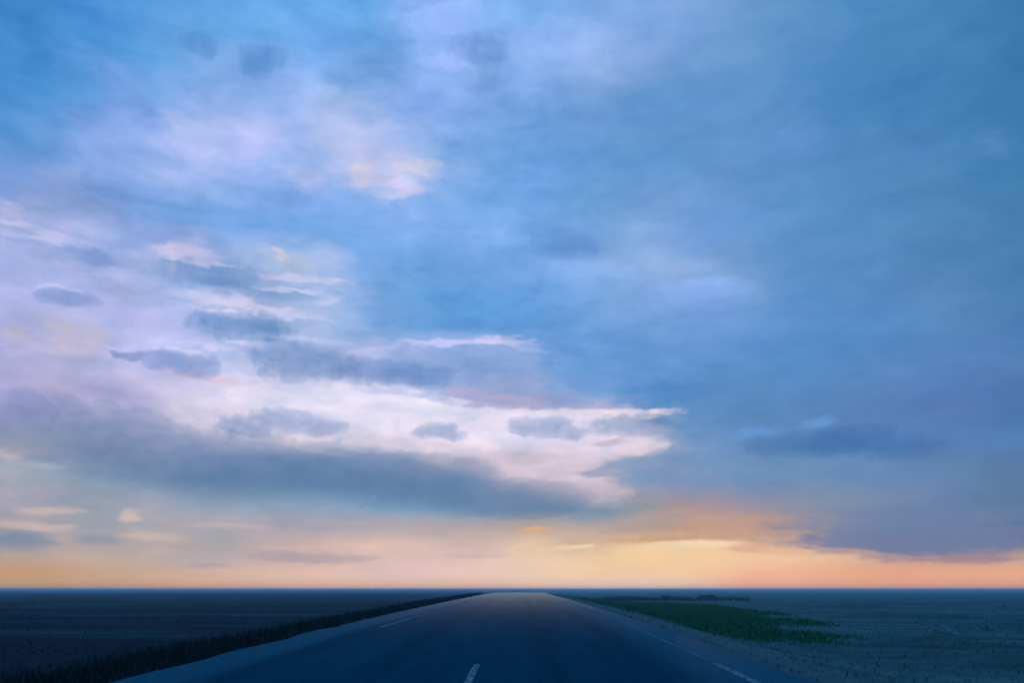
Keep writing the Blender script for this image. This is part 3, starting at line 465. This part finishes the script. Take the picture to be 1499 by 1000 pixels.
cloud('blue grey cloud right of the broad flat based cloud, under the bright rim', -10.02, 14.82, 6500, [(-1.19, -0.05, 2.85, 0.96), (1.93, -0.03, 3.38, 0.73)], 0.44, (0.75,0.85,1.0), rag=0.9, seed=25.8, soft=0.13)
cloud('blue grey ragged cloud left of the bright streaks, below the teal one', -20.81, 17.39, 7000, [(-1.3, -0.15, 2.14, 0.92), (1.31, 0.23, 2.66, 1.02)], 0.5, (0.68,0.86,1.0), rag=1.2, seed=28.9, soft=0.13)
cloud('teal grey ragged cloud under the pale pink crest at upper left', -22.80, 20.64, 7000, [(-1.71, 0.02, 2.49, 0.72), (1.32, -0.1, 3.03, 1.1), (3.1, -0.25, 2.21, 0.65)], 0.40, (0.65,0.86,1.0), rag=1.2, seed=32.0, soft=0.13)
cloud('long dark blue bank with a bumpy top across the left, above the orange horizon', -20.53, 8.27, 9000, [(-12.41, 0.98, 2.81, 1.63), (-10.82, 1.22, 2.18, 1.66), (-8.71, 0.99, 3.41, 1.95), (-6.34, 0.84, 3.55, 1.99), (-3.81, 0.05, 5.73, 2.28), (1.35, -0.39, 7.43, 2.36), (8.16, -0.7, 7.9, 2.15), (14.32, -0.96, 5.74, 2.18), (20.58, -1.69, 6.73, 1.52), (-11.82, 2.46, 1.51, 0.83), (-9.5, 2.46, 1.43, 0.76), (-7.58, 2.3, 1.4, 0.69), (-5.03, 1.91, 1.7, 0.79)], 0.58, (0.62,0.79,0.88), rag=0.7, seed=35.1, soft=0.06, blue=0.25, veil=(-3.0, -0.5, 0.09))
cloud('lilac grey cloud with bumps resting on the right end of the dark bank', -16.96, 11.04, 8000, [(-1.98, -0.4, 2.65, 0.74), (-0.02, 0.28, 2.71, 0.93), (2.3, -0.07, 2.3, 0.75)], 0.4, (0.9,0.88,1.0), rag=0.9, seed=38.2, soft=0.13)
cloud('mauve streak cloud low over the left horizon', -14.43, 2.09, 14000, [(-0.89, -0.01, 3.55, 0.4), (1.35, -0.03, 3.62, 0.36)], 0.22, (0.95,0.8,0.8), rag=0.4, seed=41.3)
cloud('small round grey blue cloud high in the upper left, the larger of two', -20.93, 35.01, 3500, [(0.0, 0.0, 1.84, 1.01), (-0.55, -0.38, 1.24, 0.75)], 0.42, (0.65,0.82,1.0), rag=1.1, seed=44.4, soft=0.25)
cloud('small faint grey blue cloud high in the upper left, the fainter of two', -25.36, 35.00, 3500, [(0.0, 0.0, 1.42, 0.65)], 0.34, (0.65,0.82,1.0), rag=1.1, seed=47.5, soft=0.25)
cloud('small grey blue cloud on the pale cloud near the top centre', -3.84, 37.48, 3500, [(-0.18, -0.01, 2.02, 0.95), (1.2, -0.06, 1.38, 0.78)], 0.45, (0.7,0.82,1.0), rag=1.1, seed=50.6, soft=0.25)
cloud('blue patch of cloud above the pale wedge right of centre', 3.30, 23.96, 5000, [(0.0, 0.0, 3.4, 0.97)], 0.26, (0.6,0.78,1.0), rag=1, seed=53.7)


# ------------------------------------------------------------------ lie of the land
CENTRE, LEFT, RIGHT = -0.66, -4.9, 3.45          # centre line, pavement edges
def road_z(y):
    """the road climbs gently to a crest and drops away behind it"""
    pts = ((-60, -0.3), (8, 0.0), (14, 0.10), (20, 0.18), (36, 0.30), (60, 0.42), (96, 0.56), (125, 0.66), (150, 0.66), (200, 0.35), (300, -0.3), (450, -0.7), (1200, -0.8), (9000, -0.8))
    for (a, za), (b, zb) in zip(pts, pts[1:]):
        if y <= b:
            t = max(0.0, (y - a) / (b - a)); return za + (zb - za) * t
    return -0.8
def soft_z(y):
    return sum(road_z(y + k * max(2.0, abs(y) * 0.08)) for k in (-1, -0.5, 0, 0.5, 1)) / 5

def ground_z(x, y):
    """plain beside the road: verges fall from the pavement to the fields"""
    e = max(LEFT - 0.25 - x, x - RIGHT - 0.25)
    far = 1.1 * min(1.0, max(0.0, (y - 500) / 1500)) * mnoise.noise(Vector((x * 0.004, y * 0.0012, 6.0))) - 0.35 - 0.25 * min(1, max(0, y - 20) / 200) + 0.12 * mnoise.noise(Vector((x * 0.03, y * 0.03, 0.3))) + 0.05 * mnoise.noise(Vector((x * 0.2, y * 0.15, 4.0)))
    near = soft_z(y) - 0.05
    if e <= 0: return near - 0.10
    t = min(1.0, e / (2.4 + 0.05 * max(0, y)))
    t = t * t * (3 - 2 * t)
    return near * (1 - t) + far * t - 0.02

def steps(a, b, first, grow):
    v, s, o = a, first, [a]
    while v < b:
        v += s; s *= grow; o.append(min(v, b))
    return o
ys = sorted(set([-y for y in steps(0, 60, 4, 1.2)] + steps(0, 12000, 0.5, 1.035)))
xs_r = steps(RIGHT, 9000, 0.25, 1.12); xs_l = [LEFT + RIGHT - x for x in xs_r]
xs = sorted(xs_l) + [LEFT + (RIGHT - LEFT) * k / 6 for k in range(1, 6)] + xs_r

def sheet(name, xs, ys, zf, mat, parent=None):
    bm = bmesh.new()
    grid = [[bm.verts.new((x, y, zf(x, y))) for x in xs] for y in ys]
    for j in range(len(ys) - 1):
        for i in range(len(xs) - 1):
            bm.faces.new((grid[j][i], grid[j][i + 1], grid[j + 1][i + 1], grid[j + 1][i]))
    return link_mesh(name, bm, mat, parent)

def field_color(g, co):
    x, y, z = g.xyz(co)
    big = g.noise(g.vmath('MULTIPLY', co, (0.022, 0.045, 0.0)), 1.0, 4.0, 0.6)
    mid = g.noise(g.vmath('MULTIPLY', co, (0.35, 0.5, 0.0)), 1.0, 5.0, 0.65)
    small = g.noise(co, 5.0, 4.0, 0.7)
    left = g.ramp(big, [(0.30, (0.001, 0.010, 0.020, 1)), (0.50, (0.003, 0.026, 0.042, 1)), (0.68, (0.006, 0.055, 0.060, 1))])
    right = g.ramp(mid, [(0.28, (0.036, 0.085, 0.085, 1)), (0.5, (0.085, 0.150, 0.140, 1)), (0.72, (0.15, 0.22, 0.20, 1))])  # pale stubble tone, lightened further in place of mist on this side
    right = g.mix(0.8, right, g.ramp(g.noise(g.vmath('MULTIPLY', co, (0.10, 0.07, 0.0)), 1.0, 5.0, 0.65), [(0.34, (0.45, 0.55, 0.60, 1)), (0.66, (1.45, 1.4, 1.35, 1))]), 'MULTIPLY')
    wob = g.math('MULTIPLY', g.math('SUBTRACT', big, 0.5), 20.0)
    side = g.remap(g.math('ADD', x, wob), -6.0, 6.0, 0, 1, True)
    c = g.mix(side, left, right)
    # long pale strips of dry stubble in the left fields
    lane = g.noise(g.vmath('MULTIPLY', co, (0.03, 0.13, 0.0)), 1.0, 3.0, 0.5)
    strip = g.math('MULTIPLY', g.remap(lane, 0.50, 0.62, 0, 0.75, True), g.remap(x, -8.0, -14.0, 0, 1))
    c = g.mix(strip, c, (0.012, 0.105, 0.115, 1))
    c = g.mix(g.math('MULTIPLY', g.remap(x, 3.6, 3.9, 0, 1), g.remap(x, 5.2, 4.6, 0, 0.8)), c, (0.13, 0.17, 0.17, 1))   # gravel beside the pavement
    return g.mix(0.35, c, g.ramp(small, [(0.25, (0.45, 0.45, 0.45, 1)), (0.75, (1.5, 1.5, 1.5, 1))]), 'MULTIPLY')
def field_bump(g, co):
    n = g.noise(co, 1.6, 6.0, 0.7)
    return n, 0.6, 0.25
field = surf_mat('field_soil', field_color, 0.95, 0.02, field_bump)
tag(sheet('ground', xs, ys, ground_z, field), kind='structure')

# ------------------------------------------------------------------ road
def asphalt_color(g, co):
    x, y, z = g.xyz(co)
    grain = g.noise(co, 60.0, 3.0, 0.7)
    patch = g.noise(g.vmath('MULTIPLY', co, (0.9, 0.12, 0.0)), 1.0, 5.0, 0.6)
    c = g.ramp(patch, [(0.3, (0.005, 0.060, 0.092, 1)), (0.7, (0.009, 0.085, 0.125, 1))])  # blue of the reflected sky is put into the asphalt colour
    # worn wheel tracks
    t = None
    for cx in (-2.0, 0.35, 1.85, -3.7):
        k = g.remap(g.math('ABSOLUTE', g.math('SUBTRACT', x, cx)), 0.42, 0.05, 0, 1, True)
        t = k if t is None else g.math('MAXIMUM', t, k)
    streak = g.noise(g.vmath('MULTIPLY', co, (5.0, 0.35, 0.0)), 1.0, 6.0, 0.7)
    c = g.mix(0.45, c, g.ramp(streak, [(0.28, (0.55, 0.55, 0.55, 1)), (0.72, (1.5, 1.5, 1.5, 1))]), 'MULTIPLY')
    c = g.mix(g.math('MULTIPLY', t, 0.35), c, (0.004, 0.042, 0.066, 1))
    # paler dusty shoulders
    sh = g.math('MAXIMUM', g.remap(x, 1.7, 3.0, 0, 0.85, True), g.remap(x, -3.7, -4.3, 0, 0.7, True))
    c = g.mix(sh, c, (0.05, 0.15, 0.19, 1))
    # hairline cracks and a tarred seam along the lanes
    vo = g.n.new('ShaderNodeTexVoronoi'); vo.feature = 'DISTANCE_TO_EDGE'
    g.put(vo.inputs['Vector'], g.vmath('ADD', g.vmath('MULTIPLY', co, (0.8, 0.22, 0.0)), g.vmath('SCALE', g.noise(co, 1.5, 4.0, 0.6, out='Color'), scale=0.5)))
    crack = g.math('MULTIPLY', g.remap(vo.outputs[0], 0.0, 0.012, 0.7, 0.0), g.remap(patch, 0.45, 0.6))
    c = g.mix(crack, c, (0.002, 0.006, 0.010, 1))
    return g.mix(0.5, c, g.ramp(grain, [(0.3, (0.5, 0.5, 0.5, 1)), (0.7, (1.5, 1.5, 1.5, 1))]), 'MULTIPLY')
def asphalt_rough(g, co):
    n = g.noise(g.vmath('MULTIPLY', co, (1.2, 0.15, 0.0)), 1.0, 4.0, 0.6)
    return g.remap(n, 0.3, 0.7, 0.6, 0.8)
def asphalt_bump(g, co):
    return g.noise(co, 90.0, 2.0, 0.6), 0.35, 0.01
asphalt, g, out = new_mat('asphalt')
co_ = g.n.new('ShaderNodeTexCoord').outputs['Object']
df = g.n.new('ShaderNodeBsdfDiffuse'); gl = g.n.new('ShaderNodeBsdfGlossy'); fr = g.n.new('ShaderNodeFresnel'); ms = g.n.new('ShaderNodeMixShader')
bp = g.n.new('ShaderNodeBump'); hgt, bp.inputs['Strength'].default_value, bp.inputs['Distance'].default_value = asphalt_bump(g, co_)
g.put(bp.inputs['Height'], hgt); g.l.new(bp.outputs[0], df.inputs['Normal'])
g.put(df.inputs['Color'], asphalt_color(g, co_)); g.put(gl.inputs['Roughness'], 0.22)
gl.inputs['Color'].default_value = (0.78, 0.78, 0.62, 1); fr.inputs['IOR'].default_value = 1.0010
g.l.new(fr.outputs[0], ms.inputs[0]); g.l.new(df.outputs[0], ms.inputs[1]); g.l.new(gl.outputs[0], ms.inputs[2])
g.l.new(ms.outputs[0], out.inputs['Surface'])
road_ys = [y for y in ys if y < 700]
def road_x(y, n=17):
    return [LEFT + (RIGHT - LEFT) * k / (n - 1) for k in range(n)]
bm = bmesh.new()
grid = []
for y in road_ys:
    row = []
    for k in range(17):
        t = k / 16; x = LEFT + (RIGHT - LEFT) * t
        if k in (0, 16): x += 0.16 * mnoise.noise(Vector((k, y * 0.9, 2.0))) + 0.12 * mnoise.noise(Vector((k, y * 3.1, 7.0)))
        row.append(bm.verts.new((x, y, soft_z(y))))
    grid.append(row)
skirt, side_faces = [], []
for row in grid:
    skirt.append([bm.verts.new(row[i].co + Vector(q)) for i, q in ((0, (0, 0, 0)), (0, (-0.05, 0, -0.30)), (-1, (0, 0, 0)), (-1, (0.05, 0, -0.30)))])
for j in range(len(grid) - 1):
    for i in range(16):
        bm.faces.new((grid[j][i], grid[j][i + 1], grid[j + 1][i + 1], grid[j + 1][i]))
    side_faces.append(bm.faces.new((skirt[j][1], skirt[j][0], skirt[j + 1][0], skirt[j + 1][1])))
    side_faces.append(bm.faces.new((skirt[j][2], skirt[j][3], skirt[j + 1][3], skirt[j + 1][2])))
for f in bm.faces: f.smooth = True
for f in side_faces: f.smooth = False
road = link_mesh('road', bm, asphalt, smooth=False); tag(road, kind='structure')
def road_top(x, y):
    # exact height on the road mesh (linear between its rows)
    for a, b in zip(road_ys, road_ys[1:]):
        if a <= y <= b:
            t = (y - a) / (b - a); z = soft_z(a) * (1 - t) + soft_z(b) * t; break
    return z

def paint_color(g, co):
    n = g.noise(co, 14.0, 5.0, 0.75)
    return g.ramp(n, [(0.40, (0.012, 0.032, 0.046, 1)), (0.60, (0.42, 0.46, 0.48, 1))])
def thin_paint_color(g, co):
    n = g.noise(co, 7.0, 5.0, 0.8)
    return g.ramp(n, [(0.42, (0.05, 0.15, 0.19, 1)), (0.70, (0.22, 0.30, 0.34, 1))])
paint = surf_mat('road_paint', paint_color, 0.8, 0.0)
thin_paint = surf_mat('worn_road_paint', thin_paint_color, 0.8, 0.0)
def stripe(name, cx, y0, y1, wid, mat):
    bm = bmesh.new(); rows = []
    cuts = sorted(set([y0, y1] + [y for y in road_ys if y0 < y < y1] + [y0 + (y1 - y0) * k / 12 for k in range(1, 12)]))
    for y in cuts:
        a = wid / 2 * (1 + 0.12 * mnoise.noise(Vector((cx, y * 2.0, 1.0)))); b = wid / 2 * (1 + 0.12 * mnoise.noise(Vector((cx, y * 2.0, 9.0))))
        if y in (y0, y1): a *= 0.7; b *= 0.7
        rows.append([bm.verts.new((x, y, road_top(x, y) + 0.005)) for x in (cx - a, cx, cx + b)])
    for r, s in zip(rows, rows[1:]):
        for i in range(2): bm.faces.new((r[i], r[i + 1], s[i + 1], s[i]))
    return link_mesh(name, bm, mat, road)
stripe('centre_dash', CENTRE, 8.4, 12.4, 0.095, paint)
stripe('edge_line', 2.80, 6.0, 12.6, 0.12, paint)
stripe('edge_line', 2.80, 13.0, 58.0, 0.09, thin_paint)
stripe('edge_line', -3.62, 21.6, 60.0, 0.13, paint)

# ------------------------------------------------------------------ grass, crop and shrubs
def leaf_mat(name, lo, hi, rough=0.8):
    def c(g, co):
        n = g.noise(co, 1.1, 4.0, 0.6)
        r = g.n.new('ShaderNodeNewGeometry').outputs['Random Per Island']
        return g.ramp(g.math('ADD', g.math('MULTIPLY', n, 0.6), g.math('MULTIPLY', r, 0.4)), [(0.3, lo + (1,)), (0.72, hi + (1,))])
    return surf_mat(name, c, rough, 0.15)
dark_grass = leaf_mat('dark_grass', (0.002, 0.008, 0.007), (0.008, 0.030, 0.022))
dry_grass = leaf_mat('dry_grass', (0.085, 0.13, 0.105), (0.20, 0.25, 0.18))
crop_leaf = leaf_mat('crop_leaf', (0.028, 0.10, 0.028), (0.08, 0.20, 0.06))
grey_leaf = leaf_mat('grey_leaf', (0.20, 0.22, 0.22), (0.50, 0.52, 0.52))
bush_leaf = leaf_mat('bush_leaf', (0.030, 0.042, 0.042), (0.075, 0.092, 0.085))
bark = surf_mat('bark', (0.05, 0.04, 0.035, 1), 0.9, 0.1)

def blades(name, spots, mat, kind='stuff'):
    verts, faces = [], []
    for (x, y, h, wd) in spots:
        z = ground_z(x, y) - 0.02
        a = random.uniform(0, math.pi); lx, ly = random.gauss(0, 0.35) * h, random.gauss(0, 0.35) * h
        dx, dy = math.cos(a) * wd, math.sin(a) * wd
        k = len(verts)
        verts += [(x - dx, y - dy, z), (x + dx, y + dy, z), (x + lx * 0.35 + dx * 0.7, y + ly * 0.35 + dy * 0.7, z + h * 0.6),
                  (x + lx * 0.35 - dx * 0.7, y + ly * 0.35 - dy * 0.7, z + h * 0.6), (x + lx, y + ly, z + h)]
        faces += [(k, k + 1, k + 2, k + 3), (k + 3, k + 2, k + 4)]
    me = bpy.data.meshes.new(name); me.from_pydata(verts, [], faces); me.materials.append(mat)
    o = bpy.data.objects.new(name, me); C.objects.link(o); o['kind'] = kind
    return o

sp = []
for _ in range(34000):
    y = 5 + 110 * random.random() ** 1.9
    x = LEFT + 0.08 - abs(random.gauss(0, 1.7)) * (1 + y / 120)
    if x < LEFT - 6.5 or random.random() > 0.75 + mnoise.noise(Vector((x * 0.6, y * 0.3, 4.0))): continue
    sp.append((x, y, random.uniform(0.08, 0.36) * (0.3 if x > LEFT - 0.25 else 0.6 if x > LEFT - 0.8 else max(0.25, 1 - (LEFT - 1.5 - x) * 0.2) if x < LEFT - 1.5 else 1), 0.006 + 0.0006 * y))
blades('verge_grass', sp, dark_grass)
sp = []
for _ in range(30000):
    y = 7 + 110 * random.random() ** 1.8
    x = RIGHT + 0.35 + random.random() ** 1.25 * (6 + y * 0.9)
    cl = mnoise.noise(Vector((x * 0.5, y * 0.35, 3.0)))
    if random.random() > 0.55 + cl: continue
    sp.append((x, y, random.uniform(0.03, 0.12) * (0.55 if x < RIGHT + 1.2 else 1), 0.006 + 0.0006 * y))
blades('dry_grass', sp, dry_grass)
sp = []
for _ in range(26000):
    y = 9 + 120 * random.random() ** 1.7
    x = LEFT - 3 - random.random() ** 1.3 * (8 + y * 0.9)
    if random.random() > 0.5 + mnoise.noise(Vector((x * 0.4, y * 0.25, 8.0))): continue
    sp.append((x, y, random.uniform(0.03, 0.08), 0.006 + 0.0006 * y))
blades('field_grass', sp, dark_grass)
sp = []
for _ in range(9000):
    y = random.uniform(118, 190); x = y * random.uniform(0.085, 0.27)
    k = mnoise.noise(Vector((x * 0.12, y * 0.04, 2.0))) + 0.5 * mnoise.noise(Vector((x * 0.5, y * 0.1, 5.0)))
    if k < random.random() * 0.6 - 0.15: continue
    sp.append((x, y, random.uniform(0.12, 0.30) * (1 + 1.2 * max(0, k)), 0.16))
blades('scrub', sp, bush_leaf)
sp = []
while len(sp) < 36000:
    y = 24 + 90 * random.random() ** 1.4; x = random.uniform(4.0, 22)
    edge = mnoise.noise(Vector((x * 0.25, y * 0.12, 1.0)))
    t = (y - 24) / 42
    if t > 1 and x > 20 - 5 * (t - 1): continue
    lo_, hi_ = 5.2 + 0.8 * edge + 0.5 * t, 9.0 + 11.0 * min(1, t) + 2.5 * edge
    rim = min(x - lo_, (hi_ - x) * 0.45, (y - 24) * 0.3, (114 - y) * 0.05) + 0.5 * mnoise.noise(Vector((x * 0.9, y * 0.5, 5.0)))
    if rim < random.random() ** 1.5 * 2.6: continue
    sp.append((x, y, random.uniform(0.12, 0.34) * min(1.0, 0.35 + 0.5 * rim), 0.012 + 0.0006 * y))
blades('green_crop', sp, crop_leaf)

def shrub(name, label, cat, x, y, w, h, mat, n, group=None, leaf=0.05, lean=0.0):
    root = bpy.data.objects.new(name, None); C.objects.link(root)
    z = ground_z(x, y); root.location = (x, y, z)
    tag(root, label, cat, group)
    bm = bmesh.new()
    lobes = [(random.uniform(-0.32, 0.32) * w, random.uniform(-0.2, 0.2) * w, random.uniform(0.04, 0.58) * h, random.uniform(0.2, 0.34)) for _ in range(9)]
    for _ in range(n):
        lx, ly, lz, r = random.choice(lobes)
        u = Vector((random.gauss(0, 1), random.gauss(0, 1), random.gauss(0, 1))).normalized() * random.random() ** 0.4
        p = Vector((lx + u.x * r * w, ly + u.y * r * w, max(0.03, lz + u.z * r * h * 1.3)))
        a = Vector((random.gauss(0, 1), random.gauss(0, 1), random.gauss(0, 1))).normalized()
        b = a.orthogonal().normalized(); c = a.cross(b)
        s = leaf * random.uniform(0.6, 1.4)
        vs = [bm.verts.new(p + b * s * q + c * s * r_ * 0.5) for q, r_ in ((-1, 0), (0, -1), (1, 0), (0, 1))]
        bm.faces.new(vs)
    link_mesh('crown', bm, mat, root, smooth=False)
    bm = bmesh.new()
    for _ in range(6):
        lx, ly, lz, r = random.choice(lobes)
        a, b = Vector((lx * 0.1, ly * 0.1, -0.04)), Vector((lx, ly, lz))
        ret = bmesh.ops.create_cone(bm, segments=5, radius1=0.018 * w, radius2=0.006 * w, depth=(b - a).length, cap_ends=True)
        m = (b - a).to_track_quat('Z', 'Y').to_matrix().to_4x4(); m.translation = (a + b) / 2
        bmesh.ops.transform(bm, matrix=m, verts=ret['verts'])
    link_mesh('stem', bm, bark, root)
    return root
shrub('shrub', 'pale grey shrub in the right field, the larger and lower of two', 'shrub', 14.6, 29.5, 0.95, 0.55, grey_leaf, 900, 'pale shrubs in the field', 0.03)
shrub('shrub', 'pale grey shrub in the right field, farther right and fainter than its neighbour', 'shrub', 17.2, 31.5, 0.9, 0.62, grey_leaf, 700, 'pale shrubs in the field', 0.03)
FAR = ((30.5, 140, 3.4, 1.15, 'largest dark bush on the right horizon, beyond the green crop'),
       (27.6, 160, 2.2, 0.8, 'second dark bush on the right horizon, just left of the largest'),
       (36.5, 165, 3.6, 0.8, 'low dark bush on the right horizon, just right of the largest'))
for (x, y, w_, h_, lab) in FAR:
    shrub('shrub', lab, 'bush', x, y, w_, h_, bush_leaf, 900, 'dark bushes along the horizon', 0.16)


# ------------------------------------------------------------------ evening haze lying on the plain
bm = bmesh.new(); bmesh.ops.create_cube(bm, size=1.0)
m, g, out = new_mat('haze_air')
v = g.n.new('ShaderNodeVolumePrincipled'); v.inputs['Color'].default_value = (0.58, 0.86, 0.97, 1)
v.inputs['Density'].default_value = 0.0012; v.inputs['Anisotropy'].default_value = 0.2
g.l.new(v.outputs[0], out.inputs['Volume'])
hz = link_mesh('haze', bm, m, smooth=False); hz.scale = (24000, 26000, 5.0); hz.location = (0, 0, 0.7)
tag(hz, kind='stuff')


scene.view_settings.view_transform = 'Standard'; scene.view_settings.look = 'None'
scene.view_settings.exposure = 0.0; scene.view_settings.gamma = 1.0
scene.cycles.max_bounces = 8; scene.cycles.volume_bounces = 3; scene.cycles.volume_step_rate = 1.5
scene.cycles.use_denoising = True
scene.cycles.use_adaptive_sampling = True; scene.cycles.adaptive_threshold = 0.03; scene.cycles.adaptive_min_samples = 6
